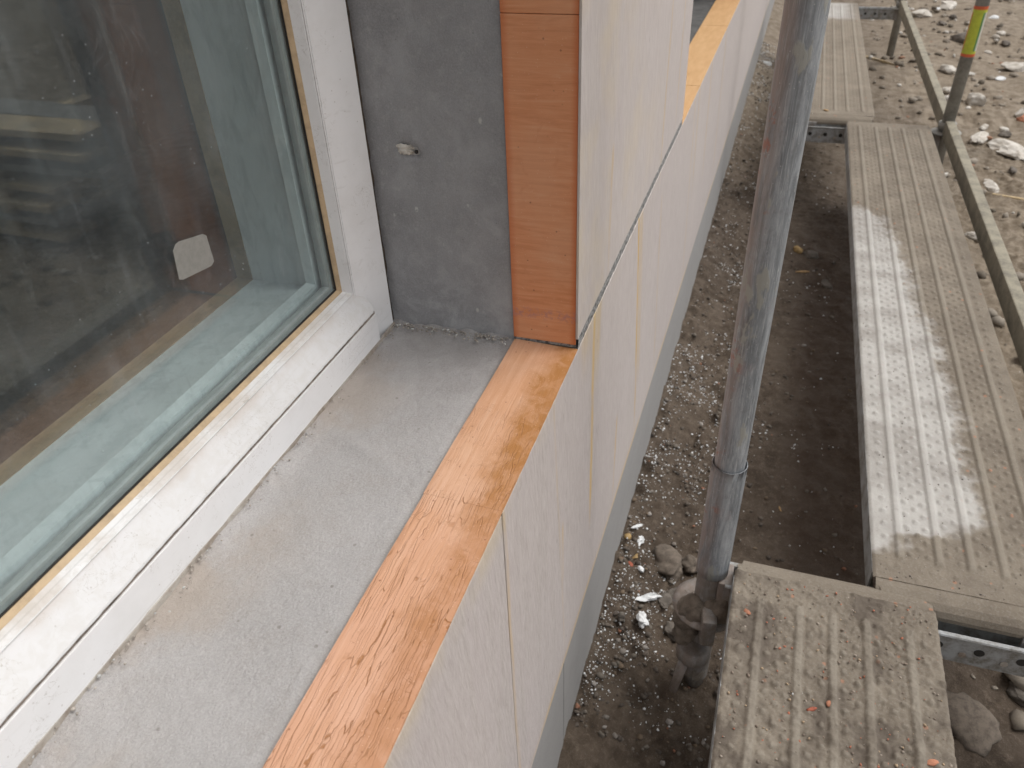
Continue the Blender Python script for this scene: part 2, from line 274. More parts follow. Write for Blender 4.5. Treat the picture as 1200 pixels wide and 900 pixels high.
# ------------------------------------------------------------------ mesh helpers
def tag(o, label=None, cat=None, group=None, kind=None):
    for k, v in (('label', label), ('category', cat), ('group', group), ('kind', kind)):
        if v: o[k] = v
    return o
def link(name, me, parent=None, loc=None):
    o = bpy.data.objects.new(name, me); C.objects.link(o)
    if parent: o.parent = parent; 
    if loc is not None: o.location = loc
    return o
def thing(name, loc, label, cat, group=None, rz=0):
    o = link(name, None, loc=loc); o.rotation_euler.z = rz; o.empty_display_size = .1; return tag(o, label, cat, group)
def fin(name, bm, m, parent=None, smooth=False, world=True):
    """link a bmesh given in world coordinates under parent (parent unrotated)"""
    if parent is not None and world: bmesh.ops.translate(bm, vec=-parent.location, verts=bm.verts)
    bmesh.ops.recalc_face_normals(bm, faces=bm.faces)
    me = bpy.data.meshes.new(name); bm.to_mesh(me); bm.free(); me.materials.append(M[m] if isinstance(m, str) else m)
    if smooth: me.shade_smooth()
    return link(name, me, parent)
def box(bm, a, b, bev=0):
    vs = [bm.verts.new((x, y, z)) for x in (a[0], b[0]) for y in (a[1], b[1]) for z in (a[2], b[2])]
    fs = [bm.faces.new([vs[i] for i in q]) for q in ((0, 1, 3, 2), (4, 6, 7, 5), (0, 4, 5, 1), (2, 3, 7, 6), (0, 2, 6, 4), (1, 5, 7, 3))]
    if bev: bmesh.ops.bevel(bm, geom=list({e for f in fs for e in f.edges}), offset=bev, segments=2, affect='EDGES', profile=.6)
    return vs
def boxo(name, a, b, m, parent=None, bev=0):
    bm = bmesh.new(); box(bm, a, b, bev); return fin(name, bm, m, parent)
def tube(bm, p, q, r, seg=32, r2=None, cap=True):
    p, q = Vector(p), Vector(q); d = (q-p).normalized(); u = d.orthogonal().normalized(); v = d.cross(u); r2 = r2 or r
    A = [bm.verts.new(p+(u*math.cos(t)+v*math.sin(t))*r) for t in [2*math.pi*i/seg for i in range(seg)]]
    B = [bm.verts.new(q+(u*math.cos(t)+v*math.sin(t))*r2) for t in [2*math.pi*i/seg for i in range(seg)]]
    for i in range(seg):
        f = bm.faces.new((A[i], A[(i+1) % seg], B[(i+1) % seg], B[i])); f.smooth = True
    if cap: bm.faces.new(A[::-1]); bm.faces.new(B)
    return bm
def tubeo(name, p, q, r, m, parent=None, seg=32, r2=None):
    bm = bmesh.new(); tube(bm, p, q, r, seg, r2); return fin(name, bm, m, parent)
def lathe(bm, prof, c, seg=36):
    rings = [[bm.verts.new((c[0]+r*math.cos(2*math.pi*i/seg), c[1]+r*math.sin(2*math.pi*i/seg), c[2]+z)) for i in range(seg)] for r, z in prof]
    for a, b in zip(rings, rings[1:]):
        for i in range(seg): f = bm.faces.new((a[i], a[(i+1) % seg], b[(i+1) % seg], b[i])); f.smooth = True
    return bm
def prism_x(bm, prof, x0, x1, xe=None):
    """closed (y,z) profile swept along x"""
    A = [bm.verts.new((x0, y, z)) for y, z in prof]; B = [bm.verts.new((x1, y, z)) for y, z in prof]; k = len(prof)
    for i in range(k): bm.faces.new((A[i], A[(i+1) % k], B[(i+1) % k], B[i]))
    bm.faces.new(A[::-1]); bm.faces.new(B); return bm
def prism_z(bm, prof, z0, z1):
    A = [bm.verts.new((x, y, z0)) for x, y in prof]; B = [bm.verts.new((x, y, z1)) for x, y in prof]; k = len(prof)
    for i in range(k): bm.faces.new((A[i], A[(i+1) % k], B[(i+1) % k], B[i]))
    bm.faces.new(A[::-1]); bm.faces.new(B); return bm
def ring(bm, prof, x0, x1, z0, z1):
    """(offset outward, y) closed profile swept round the opening with mitred corners"""
    R_ = [[bm.verts.new(c) for c in ((x0-o, y, z0-o), (x1+o, y, z0-o), (x1+o, y, z1+o), (x0-o, y, z1+o))] for o, y in prof]
    k = len(prof)
    for i in range(k):
        a, b = R_[i], R_[(i+1) % k]
        for j in range(4): bm.faces.new((a[j], a[(j+1) % 4], b[(j+1) % 4], b[j]))
    return bm
# value noise on arrays
_t = rng.random((256, 256))
def vn(x, y, seed=0):
    x = x+seed*17.3; y = y+seed*9.7; xi = np.floor(x).astype(int); yi = np.floor(y).astype(int); fx = x-xi; fy = y-yi
    fx = fx*fx*(3-2*fx); fy = fy*fy*(3-2*fy); g = lambda i, j: _t[(xi+i) & 255, (yi+j) & 255]
    return (g(0, 0)*(1-fx)+g(1, 0)*fx)*(1-fy)+(g(0, 1)*(1-fx)+g(1, 1)*fx)*fy
def fbm(x, y, s, o=4, seed=0, r=.5):
    t = 0; a = 1; k = 0
    for i in range(o): t = t+a*(vn(x*s, y*s, seed+i)-.5); k += a; a *= r; s *= 2.03
    return t/k*2
def gridmesh(name, X, Y, Z, attrs=None, smooth=True, flip=False):
    h, w = X.shape; co = np.stack((X, Y, Z), -1).reshape(-1, 3).astype(np.float32)
    i = np.arange(h*w).reshape(h, w); q = np.stack((i[:-1, :-1], i[:-1, 1:], i[1:, 1:], i[1:, :-1]), -1).reshape(-1, 4)
    if flip: q = q[:, ::-1]
    me = bpy.data.meshes.new(name); me.vertices.add(len(co)); me.vertices.foreach_set('co', co.ravel())
    me.loops.add(q.size); me.loops.foreach_set('vertex_index', q.ravel().astype(np.int32)); me.polygons.add(len(q))
    me.polygons.foreach_set('loop_start', np.arange(0, q.size, 4, dtype=np.int32)); me.polygons.foreach_set('loop_total', np.full(len(q), 4, dtype=np.int32))
    me.polygons.foreach_set('use_smooth', np.full(len(q), smooth)); me.update(); me.validate()
    for k, v in (attrs or {}).items():
        a = me.attributes.new(k, 'FLOAT', 'POINT'); a.data.foreach_set('value', v.ravel().astype(np.float32))
    return me
def sm(a, b, x): t = np.clip((x-a)/(b-a), 0, 1); return t*t*(3-2*t)
def ico(sub):
    bm = bmesh.new(); bmesh.ops.create_icosphere(bm, subdivisions=sub, radius=1); v = np.array([q.co[:] for q in bm.verts]); f = np.array([[k.index for k in q.verts] for q in bm.faces]); bm.free(); return v, f
ICO = {k: ico(k) for k in (1, 2, 3, 4)}
def rock(name, loc, size, m, seed, sub=3, rough=.35, flat=1.0, rz=None, sharp=0, parent=None):
    v, f = ICO[sub]; v = v.copy(); r = np.random.default_rng(seed)
    if sharp:   # chipped with a few cutting planes
        for _ in range(sharp):
            d = r.normal(size=3); d /= np.linalg.norm(d); h = .45+.4*r.random(); s = v@d; k = s > h; v[k] -= np.outer(s[k]-h, d)
    s = 1+rough*(fbm(v[:, 0]*1.0+v[:, 2]*1.3+seed, v[:, 1]+v[:, 2]*.7, 1.3, 4, seed % 50, .55)); v = v*s[:, None]*np.array(size)*.5
    a = r.random()*6.28 if rz is None else rz; c, s_ = math.cos(a), math.sin(a); v = v@np.array([[c, s_, 0], [-s_, c, 0], [0, 0, flat]])
    me = bpy.data.meshes.new(name); me.from_pydata(v.tolist(), [], f.tolist()); me.materials.append(M[m])
    if not sharp: me.shade_smooth()
    return link(name, me, parent, loc)
def scatter(name, pts, sizes, m, tints=None, flat=.7, sub=1):
    """many small grains joined into one mesh"""
    v, f = ICO[sub]; nn = len(pts); r = rng
    V = v[None]*(1+.9*(r.random((nn, len(v), 1))-.5)); V = V*(sizes[:, None, None]*.5)*(1+.6*(r.random((nn, 1, 3))-.5))*np.array([1, 1, flat])
    a = r.random(nn)*6.28; c, s = np.cos(a)[:, None], np.sin(a)[:, None]; V = np.stack((V[..., 0]*c-V[..., 1]*s, V[..., 0]*s+V[..., 1]*c, V[..., 2]), -1)+pts[:, None, :]
    F = (f[None]+np.arange(nn)[:, None, None]*len(v)).reshape(-1, 3); co = V.reshape(-1, 3).astype(np.float32)
    me = bpy.data.meshes.new(name); me.vertices.add(len(co)); me.vertices.foreach_set('co', co.ravel()); me.loops.add(F.size); me.loops.foreach_set('vertex_index', F.ravel().astype(np.int32))
    me.polygons.add(len(F)); me.polygons.foreach_set('loop_start', np.arange(0, F.size, 3, dtype=np.int32)); me.polygons.foreach_set('loop_total', np.full(len(F), 3, dtype=np.int32)); me.update(); me.validate()
    if tints is not None:
        at = me.attributes.new('tint', 'FLOAT_COLOR', 'POINT'); t = np.repeat(np.concatenate((tints, np.ones((nn, 1))), 1), len(v), 0); at.data.foreach_set('color', t.ravel().astype(np.float32))
    me.materials.append(M[m]); return link(name, me)

# ------------------------------------------------------------------ ground
def gh(X, Y):
    """height of the earth"""
    near = sm(1.6, .9, np.abs(Y+.2))*sm(6.5, 4.5, X)
    base = -1.445+.02*fbm(X, Y, 1.1, 3, 1)+.045*sm(.05, .21, Y)*1.0
    rg = .35+.65*sm(-.14, .0, Y)+.5*sm(-.55, -.7, Y)
    h = base+near*rg*(.022*fbm(X, Y, 9, 3, 3)+.026*np.maximum(fbm(X, Y, 26, 4, 5), -.12)+.009*fbm(X, Y, 75, 2, 8))
    h = h+(1-near)*.07*fbm(X, Y, 1.7, 5, 12)*sm(-.4, -.9, Y)
    return h+.10*sm(-.9, -2.2, Y)*sm(2.5, 5, X)*0
def axis(a, b, step, lo, hi, g=1.13):
    m = list(np.arange(a, b, step)); s = step; x = m[-1]
    while x < hi: s *= g; x += s; m.append(x)
    s = step; x = a; p = []
    while x > lo: s *= g; x -= s; p.append(x)
    return np.array(p[::-1]+m)
ax = axis(.75, 4.6, .0085, -60, 120); ay = axis(-1.35, .24, .0085, -120, 120)
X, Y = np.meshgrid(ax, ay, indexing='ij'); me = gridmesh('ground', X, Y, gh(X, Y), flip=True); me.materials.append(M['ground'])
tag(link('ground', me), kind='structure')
def on(x, y, dz=0): return (x, y, float(gh(np.array([x]), np.array([y]))[0])+dz)

# ------------------------------------------------------------------ building
Z0 = -.551                       # sill level
LX = (-.714, 1.740); RX = (.816, 3.270)   # window openings
TOPZ = 1.0
bld = thing('building', (0, .2, -1.45), 'building corner under repair, pale veneer cladding over a grey plinth with two recessed windows', 'building')
# wall core behind the cladding
bm = bmesh.new()
for a, b in (((-9, .212, -1.6), (14, .50, -.575)), ((-9, .212, TOPZ+.02), (14, .50, 3.4)), ((-9, .212, -.5755), (-.732, .50, TOPZ+.0195)), ((.834, .212, -.5755), (1.722, .50, TOPZ+.0195)), ((3.288, .212, -.5755), (14, .50, TOPZ+.0195))): box(bm, a, b)
fin('wall', bm, 'wall', bld)
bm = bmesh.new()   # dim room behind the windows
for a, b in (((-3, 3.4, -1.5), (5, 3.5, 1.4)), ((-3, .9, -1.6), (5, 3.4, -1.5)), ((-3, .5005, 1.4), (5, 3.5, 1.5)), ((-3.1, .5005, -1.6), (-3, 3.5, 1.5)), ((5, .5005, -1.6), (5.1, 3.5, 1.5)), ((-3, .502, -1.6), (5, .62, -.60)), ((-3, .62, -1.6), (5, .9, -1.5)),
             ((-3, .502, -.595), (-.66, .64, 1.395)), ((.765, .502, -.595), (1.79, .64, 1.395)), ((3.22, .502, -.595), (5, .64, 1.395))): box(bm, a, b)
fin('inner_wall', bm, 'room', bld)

# plinth panels
px = [-3.9, -1.6, .760, 3.15, 5.6, 8.0, 10.4, 12.8]
for a, b in zip(px, px[1:]):
    boxo('plinth_panel', (a+.0012, .2035, -1.425), (b-.0012, .2115, -1.1305), 'plinth', bld, .0006)
boxo('plinth_base_strip', (-3.9, .200, -1.47), (12.8, .2118, -1.4255), 'mortar', bld)
# cladding strip below the sills, joint gap closing downwards
def panel(x0, x1, z0, z1, tl=0, tr=0, y0=.2, y1=.2078):
    bm = bmesh.new(); vs = box(bm, (x0, y0, z0), (x1, y1, z1))
    for v in vs:
        if v.co.z > (z0+z1)/2: v.co.x += tl if v.co.x < (x0+x1)/2 else -tr
    bmesh.ops.bevel(bm, geom=bm.edges[:], offset=.0006, segments=1, affect='EDGES'); return fin('cladding_panel', bm, 'clad', bld)
cx = [-3.9, -1.75, .510, 2.720, 4.95, 7.2, 9.5, 12.0]
for a, b in zip(cx, cx[1:]): panel(a+.0003, b-.0003, -1.130, -.5525, .0012, .0012)
boxo('joint_backing', (-3.9, .2079, -1.1285), (12, .2090, -.56), 'brown', bld)
# piers between and beyond the windows
def pier(x0, x1):
    bm = bmesh.new(); box(bm, (x0, .2, -.5350), (x1, .2030, TOPZ), .0004); fin('cladding_panel', bm, 'clad', bld)
    bm = bmesh.new(); box(bm, (x0+.006, .2035, -.5524), (x1-.006, .2115, TOPZ)); fin('panel_backing', bm, 'wall', bld)
    bm = bmesh.new()   # rough foam strip in the open joint
    k = int((x1-x0)/.004); xs = np.linspace(x0+.003, x1-.003, k); t = [0, 1, 2, 3]
    prof = [(.2012, -.5355), (.2002, -.5365), (.2004, -.5505), (.2008, -.5522), (.203, -.5522), (.203, -.5355)]
    rows = [[bm.verts.new((x, y+(random.uniform(-.0006, .0006) if j < 4 else 0), z)) for j, (y, z) in enumerate(prof)] for x in xs]
    for a, b in zip(rows, rows[1:]):
        for j in range(6): bm.faces.new((a[j], a[(j+1) % 6], b[(j+1) % 6], b[j]))
    fin('joint_fill', bm, 'foam', bld)
pier(.8122, 1.7435); pier(-2.9, -.7105); pier(3.2665, 5.4)
for a, b in ((5.404, 7.6), (7.604, 9.8)): pier(a, b)
ux = [-3.9, -1.75, .51, 2.72, 4.95, 7.2, 9.5]
for a, b in zip(ux, ux[1:]): panel(a+.001, b-.001, TOPZ+.005, 2.2); panel(a+.001, b-.001, 2.205, 3.4)

def window(x0, x1, first, label):
    w = bld; wb = bmesh.new(); subs = []
    def fin(name, bm, m, parent=None, **k):
        o = globals()['fin'](name, bm, m, parent, **k)
        if parent is w and not name.startswith(('reveal', 'sill', 'lintel')): subs.append(o)
        return o
    gx0, gx1, gz0, gz1 = x0+.072, x1-.072, -.467, TOPZ-.072
    # rendered reveals and sill (belong to the building)
    yy = np.linspace(.2885 if False else .2865, .500, 90); zz = np.linspace(Z0-.01, TOPZ, 300)
    for side, xx in ((1, x1), (-1, x0)):
        Yg, Zg = np.meshgrid(yy, zz, indexing='ij'); D = .0012*fbm(Yg, Zg, 12, 4, 21+side)+.0005*fbm(Yg, Zg, 90, 2, 4)
        if first and side > 0:     # broken fixing hole in the plaster
            hx = ((Yg-.409)/.015)**2+((Zg+.307)/.0075)**2; D = D-.0+.006*sm(1.1, .3, hx+.7*fbm(Yg, Zg, 140, 3, 9))*-1
        me = gridmesh('reveal', xx-side*(D) if side > 0 else xx+D, Yg, Zg, flip=(side > 0)); me.materials.append(M['reveal'])
        o = link('reveal', me, bld); o.location = -bld.location
        boxo('reveal_core', (xx+.003 if side > 0 else xx-.014, .2885, Z0-.02), (xx+.0145 if side > 0 else xx-.003, .498, TOPZ), 'wall', bld)
    n_ = 620 if first else 160; xs = np.linspace(x0-.002, x1+.002, n_); ys = np.linspace(.2845, .4605, 150 if first else 40)
    Xg, Yg = np.meshgrid(xs, ys, indexing='ij')
    D = .0020*fbm(Xg, Yg, 7, 3, 31)+.0008*fbm(Xg, Yg, 35, 3, 33)+.00045*fbm(Xg, Yg, 140, 2, 35)+.003*np.exp(-((Xg-.57-.4*(Yg-.4))/.012)**2)*np.exp(-((Yg-.39)/.05)**2)
    edge = sm(.435, .458, Yg+.012*fbm(Xg, Yg, 22, 4, 41)); D = D+edge*(.003+.005*fbm(Xg, Yg, 18, 4, 43))
    D = D+.007*np.exp(-((x1-Xg)/.012)**2)*(1+.6*fbm(Xg, Yg, 60, 3, 47))-.002*sm(.30, .288, Yg)
    me = gridmesh('sill_render', Xg, Yg, -.5545+D, flip=True); me.materials.append(M['sill' if first else 'far_sill_render']); o = link('sill_render', me, bld); o.location = -bld.location
    boxo('sill_core', (x0-.003, .2125, -.5748), (x1+.003, .46, -.562), 'wall', bld)
    boxo('lintel_soffit', (x0-.002, .212, TOPZ+.001), (x1+.002, .455, TOPZ+.018), 'reveal', bld)
    # frame members
    jp = lambda X, s: [(X-s*.009, .457), (X-s*.038, .4668), (X-s*.0632, .4762), (X-s*.0632, .515), (X-s*.009, .515)]
    for X_, s in ((x1, 1), (x0, -1)):
        bm = wb; prism_z(bm, jp(X_, s), -.5655, TOPZ-.004)
        es = [e for e in bm.edges if abs(e.verts[0].co.z-e.verts[1].co.z) > .5 and abs(e.verts[0].co.x-X_) < .1]; bmesh.ops.bevel(bm, geom=es, offset=.0012, segments=2, affect='EDGES')
        # ragged sealing foam between frame and reveal
        k = 500; zs = np.linspace(-.56, TOPZ, k); rr = np.random.default_rng(5); bm = bmesh.new(); rows = []
        for z in zs:
            j1 = .0012*float(fbm(np.array([z]), np.array([.2]), 45, 3, 5)[0]); j2 = .002*float(fbm(np.array([z]), np.array([3.2]), 60, 3, 6)[0]); rows.append([bm.verts.new((X_-s*(.0092+j1*.5), .4660+abs(j2), z)), bm.verts.new((X_-s*.005, .4655+j2, z)), bm.verts.new((X_-s*(.0018+j1*1.2), .4600+j2, z)), bm.verts.new((X_, .47, z)), bm.verts.new((X_-s*.0094, .47, z))])
        for a, b in zip(rows, rows[1:]):
            for j in range(5): bm.faces.new((a[j], a[(j+1) % 5], b[(j+1) % 5], b[j]))
        fin('sealing_foam', bm, 'brown', w)
    bx0, bx1 = x0+.0635, x1-.0635
    bm = wb; bm.verts.ensure_lookup_table(); n0 = len(bm.verts); prism_x(bm, [(.4575, -.5655), (.4575, -.5085), (.4582, -.5078), (.515, -.5075), (.515, -.5655)], bx0-.0130, bx1+.0130)
    bm.verts.ensure_lookup_table()
    for v in bm.verts[n0:]:
        if v.co.z < -.55: v.co.x += (.0135 if v.co.x > (x0+x1)/2 else -.0135)
    bm = bmesh.new(); prism_x(bm, [(.4592, -.5040), (.4592, -.5074), (.470, -.5074), (.470, -.5040)], bx0-.0125, bx1+.0125); fin('ledge_seam', bm, 'seam_brown', w)
    # sloping ledge with rounded ends and nose
    bm = bmesh.new(); prof = [(.4842, -.4720), (.480, -.4738), (.4600, -.4980), (.4578, -.5008), (.4572, -.5028), (.4578, -.5038), (.4600, -.5039), (.515, -.492), (.515, -.4720)]
    stx = [0, .0006, .002, .004, .008]; cut = [.010, .006, .003, .0012, 0]
    A, B = bx0-.0145, bx1+.0145; rows = []
    for d, c in list(zip(stx, cut))+list(zip([A-B]*0, [])): rows.append((A+d, c))
    rows += [(x, random.uniform(0, .00045)) for x in np.linspace(A+.012, B-.012, 220)]
    rows += [(B-d, c) for d, c in list(zip(stx, cut))[::-1]]
    rws = []
    for x, c in rows:
        rws.append([bm.verts.new((x, y+max(0, c*(1 if y < .476 else 0)), z+(c*1.1 if y < .476 else 0))) for y, z in prof])
    for a, b in zip(rws, rws[1:]):
        for j in range(len(prof)): bm.faces.new((a[j], a[(j+1) % len(prof)], b[(j+1) % len(prof)], b[j]))
    bm.faces.new(rws[0][::-1]); bm.faces.new(rws[-1]); fin('ledge', bm, 'paint_ledge', w)
    bm = wb; prism_x(bm, [(.457, TOPZ-.003), (.4668, TOPZ-.038), (.4762, TOPZ-.0635), (.515, TOPZ-.0635), (.515, TOPZ-.003)], x0+.0095, x1-.0095); wob = globals()['fin']('window', bm, 'paint', bld); wob['label'] = label
    bm = bmesh.new(); ring(bm, [(.0042, .4912), (.0060, .4778), (.0068, .4775), (.0068, .510), (.0042, .510)], gx0, gx1, gz0, gz1); fin('glazing_bead', bm, 'paint', w)
    bm = bmesh.new(); ring(bm, [(.0006, .4955), (.0041, .4908), (.0041, .4975), (.0006, .4975)], gx0, gx1, gz0, gz1); fin('gasket', bm, 'gasket', w)
    bm = bmesh.new(); ring(bm, [(.0005, .4962), (.0005, .4995), (.0030, .4995), (.0030, .4977), (-.0008, .4962)], gx0, gx1, gz0, gz1); fin('gasket_seam', bm, 'seam', w)
    for k, y in ((0, .497), (1, .5145)):
        subs.append(boxo('glass_pane', (gx0-.004, y, gz0-.004), (gx1+.004, y+.003, gz1+.004), 'glass', w))
    bm = bmesh.new(); ring(bm, [(.0035, .5008), (-.0065, .5008), (-.0075, .5035), (-.0065, .511), (-.0035, .5140), (.0035, .5140)], gx0, gx1, gz0, gz1); fin('spacer_bar', bm, 'spacer', w)
    bm = bmesh.new(); ring(bm, [(.010, .5180), (-.010, .5180), (-.012, .530), (.010, .530)], gx0, gx1, gz0, gz1); fin('inner_bead', bm, 'inner', w)
    # inner lining: plastered inner reveal, tan edge
    bm = bmesh.new(); ring(bm, [(.012, .5305), (-.001, .5305), (.003, .621), (.012, .621)], gx0, gx1, gz0, gz1); fin('inner_lining', bm, 'inner', w)
    bm = bmesh.new(); ring(bm, [(.020, .6215), (.0025, .6215), (.0025, .645), (.020, .645)], gx0, gx1, gz0, gz1); fin('inner_trim', bm, 'tan', w)
    for o in subs: o.parent = wob
    bm = bmesh.new(); ring(bm, [(.0070, .4835), (.0086, .4835), (.0086, .500), (.0070, .500)], gx0, gx1, gz0, gz1); fin('bead_seam', bm, 'seam_brown', w)
    return w
w1 = window(LX[0], RX[0], True, 'near white framed window with dusty glass above the grey rendered sill')
w2 = window(LX[1], RX[1], False, 'far window beyond the narrow cladding pier, only its sill end in view')

def strip(name, a, b, m, label=None):
    bm = bmesh.new(); box(bm, a, b)
    bmesh.ops.bevel(bm, geom=bm.edges[:], offset=.0005, segments=1, affect='EDGES'); return fin(name, bm, m, bld)
# sill strips (pieces butted with hairline joints); the near inner edge lifts a little
for a, b in ((-.714, -.28), (-.2798, .5118), (.5120, .8135)):
    nx = max(8, int((b-a)/.01)); xs = np.linspace(a, b, nx); bm = bmesh.new(); rows = []
    for x in xs:
        yi = .2846+.0004*math.sin(x*23)+(.0010 if a > .5 else 0); lift = .0008+.0006*math.sin(x*17)
        rows.append([bm.verts.new((x, .2001+random.uniform(-.0002, .0002), -.5520)), bm.verts.new((x, .2001, -.5502)), bm.verts.new((x, .2350, -.5495)), bm.verts.new((x, yi-.006, -.5492+lift)), bm.verts.new((x, yi, -.5496+lift)), bm.verts.new((x, yi, -.5520)), ])
    for r1, r2 in zip(rows, rows[1:]):
        for j in range(6): bm.faces.new((r1[j], r1[(j+1) % 6], r2[(j+1) % 6], r2[j]))
    bm.faces.new(rows[0][::-1]); bm.faces.new(rows[-1]); fin('sill_edge_strip', bm, 'sill_trim', bld)
n = N('amber_sill_trim'); g = n.noise(n.P, 1, 5, .6, stretch=(14, 60, 60)); c = n.ramp(g, (.3, (.50, .29, .13)), (.6, (.57, .35, .17)), (.85, (.62, .40, .22)))
M['amber_trim'] = n.done(n.mix(n.mr(n.vor(n.P, 60), .05, .11, .6, 0), c, (.2, .08, .03)), .5, n.bump(g, .2, .001))
for a, b in ((1.742, 2.0535), (2.0565, 2.758), (2.761, 3.268)): strip('sill_edge_strip', (a, .2001, -.5522), (b, .2855, -.5495), 'amber_trim')
# jamb strips
for X_, s in ((RX[0], 1), (LX[0], -1), (RX[1], 1), (LX[1], -1)):
    for z0, z1 in ((-.5445, -.1556), (-.155, .42), (.4215, TOPZ-.001)):
        a, b = sorted((X_-s*.0030, X_+s*.006)); strip('jamb_edge_strip', (a, .2031, z0), (b, .2863, z1), 'jamb_trim')
boxo('joint_fill', (.8145, .2040, -.5492), (.820, .2850, -.5447), 'foam', bld)  # grey filler added so the shadow gap under the jamb strip shows grey
for a, b in ((-.714, .816), (1.74, 3.27)): boxo('head_edge_strip', (a, .2034, TOPZ-.0005), (b, .2863, TOPZ+.0009), 'jamb_trim', bld)
# fixing plug in the hole, mortar crumbs in the corner and along the frame foot
o = rock('plaster_patch', (.8180, .412, -.307), (.008, .020, .012), 'palestone', 4, 4, 1.3, rz=0); o.parent = bld; o.location = Vector(o.location)-bld.location
o = rock('plaster_hole', (.8175, .3995, -.3085), (.006, .0045, .005), 'seam', 9, 2, .4, rz=0); o.parent = bld; o.location = Vector(o.location)-bld.location
pts = []; sz = []
for i in range(150):
    x = random.uniform(.05, .8); y = .455-abs(random.gauss(0, .006)); pts.append((x, y, -.5495+random.uniform(0, .003))); sz.append(random.uniform(.001, .003))
for i in range(220): pts.append((.812-abs(random.gauss(0, .008)), random.uniform(.29, .455), -.5475)); sz.append(random.uniform(.001, .004))
pts = np.array(pts); sz = np.array(sz); tn = np.where(rng.random((len(pts), 1)) < .2, [[.6, .6, .58]], [[.42, .38, .335]])*(.7+.5*rng.random((len(pts), 1)))
tag(scatter('mortar_crumbs', pts, sz, 'grit', tn), 'loose mortar crumbs along the window foot and in the sill corner', 'rubble', kind='stuff')
# lumpy mortar squeezed out under the frame
bm = bmesh.new(); xs = np.linspace(-.65, .808, 900); rows = []
J = fbm(xs, xs*0+.3, 11, 4, 3); J2 = fbm(xs, xs*0+5, 40, 4, 6)
for x, j, j2 in zip(xs, J, J2):
    d = .0012+.0055*max(0, j)+.0012*j2; h = .0015+.0035*max(-.3, j)+.0012*j2
    rows.append([bm.verts.new(c) for c in ((x, .4580, -.5475+max(.0005, h)), (x, .4575-d*.5, -.5478+max(.0003, h*.7)), (x, .4570-d, -.5555), (x, .458, -.5565))])
for a, b in zip(rows, rows[1:]):
    for j in range(4): bm.faces.new((a[j], a[(j+1) % 4], b[(j+1) % 4], b[j]))
fin('mortar_seam', bm, 'mortar', bld)
# torn paper sticker on the glass
bm = bmesh.new(); pl = [(.503, -.298), (.4995, -.325), (.504, -.3275), (.5445, -.3335), (.5495, -.331), (.549, -.304), (.545, -.3005), (.513, -.2935), (.508, -.294)]
A = [bm.verts.new((x, .4966, z)) for x, z in pl]; B = [bm.verts.new((x, .4969, z)) for x, z in pl]
bm.faces.new(A); bm.faces.new(B[::-1])
for i in range(len(pl)): bm.faces.new((A[i], A[(i+1) % len(pl)], B[(i+1) % len(pl)], B[i]))
M['paper'] = plain('grey_paper', (.25, .245, .225), .85, .1, 200, bump=.05)
tag(fin('sticker', bm, 'paper'), 'pale grey paper sticker stuck on the dusty glass of the near window', 'sticker')

# ------------------------------------------------------------------ scaffold
DZ = -1.07
GB = [(0, .03), (.145, .34, ), (.34, .5), (.5, .66), (.66, .855), (.855, 1)]
RIB = (.145, .34, .50, .66, .855)
def deck_mesh(vs, clean_fn, mud_fn, mudamp, seed, bumps=True):
    """pressed steel deck sheet, local x along the plank, y from 0 to -0.32, top at z 0"""
    L = 2.54; us = np.linspace(0, .32, 150); V, U = np.meshgrid(vs, us, indexing='ij'); h = np.zeros_like(V)
    endm = sm(.045, .062, V)*sm(L-.045, L-.062, V)
    for r in RIB: d = np.abs(U-r*.32); h += .0048*sm(.0095, .003, d)*endm
    if bumps:
        rows = [(.072, 0), (.195, .0), (.245, .5), (.29, .0), (.39, .5), (.45, 0), (.55, 0), (.61, .5), (.71, 0), (.76, .5), (.805, 0), (.925, .5)]
        for r, ph in rows:
            p = .034; k = np.round(V/p-ph*.999); c = (k+ph)*p; d = np.hypot(V-c, U-r*.32); h += .0036*sm(.0066, .0032, d)*sm(.05, .07, V)*sm(L-.05, L-.07, V)
        for r in (.08, .13, .245, .30, .42, .58, .74, .79, .93):   # rivet-like bumps on the end strips
            for c in (.034, L-.034): d = np.hypot(V-c, U-r*.32); h += .0018*sm(.0055, .0035, d)*(1-.5*sm(.003, .0015, d))
    h0 = h.copy(); e = np.minimum(U, .32-U); h = h-.003*sm(.004, 0, e)
    Vw = V+seed*3.1; h = h+mudamp*(.0022*np.maximum(0, fbm(Vw, U, 28, 4, seed)-.05)+.0016*np.maximum(0, fbm(Vw, U, 85, 3, seed+2)-.1)+.0006*fbm(Vw, U, 200, 2, seed+5))
    mud = mud_fn(V, U, h0)
    me = gridmesh('deck_sheet', V, -U, h, {'clean': clean_fn(V, U), 'height': h0/.0048, 'mud': mud}, flip=False); me.materials.append(M['deck'])
    return me
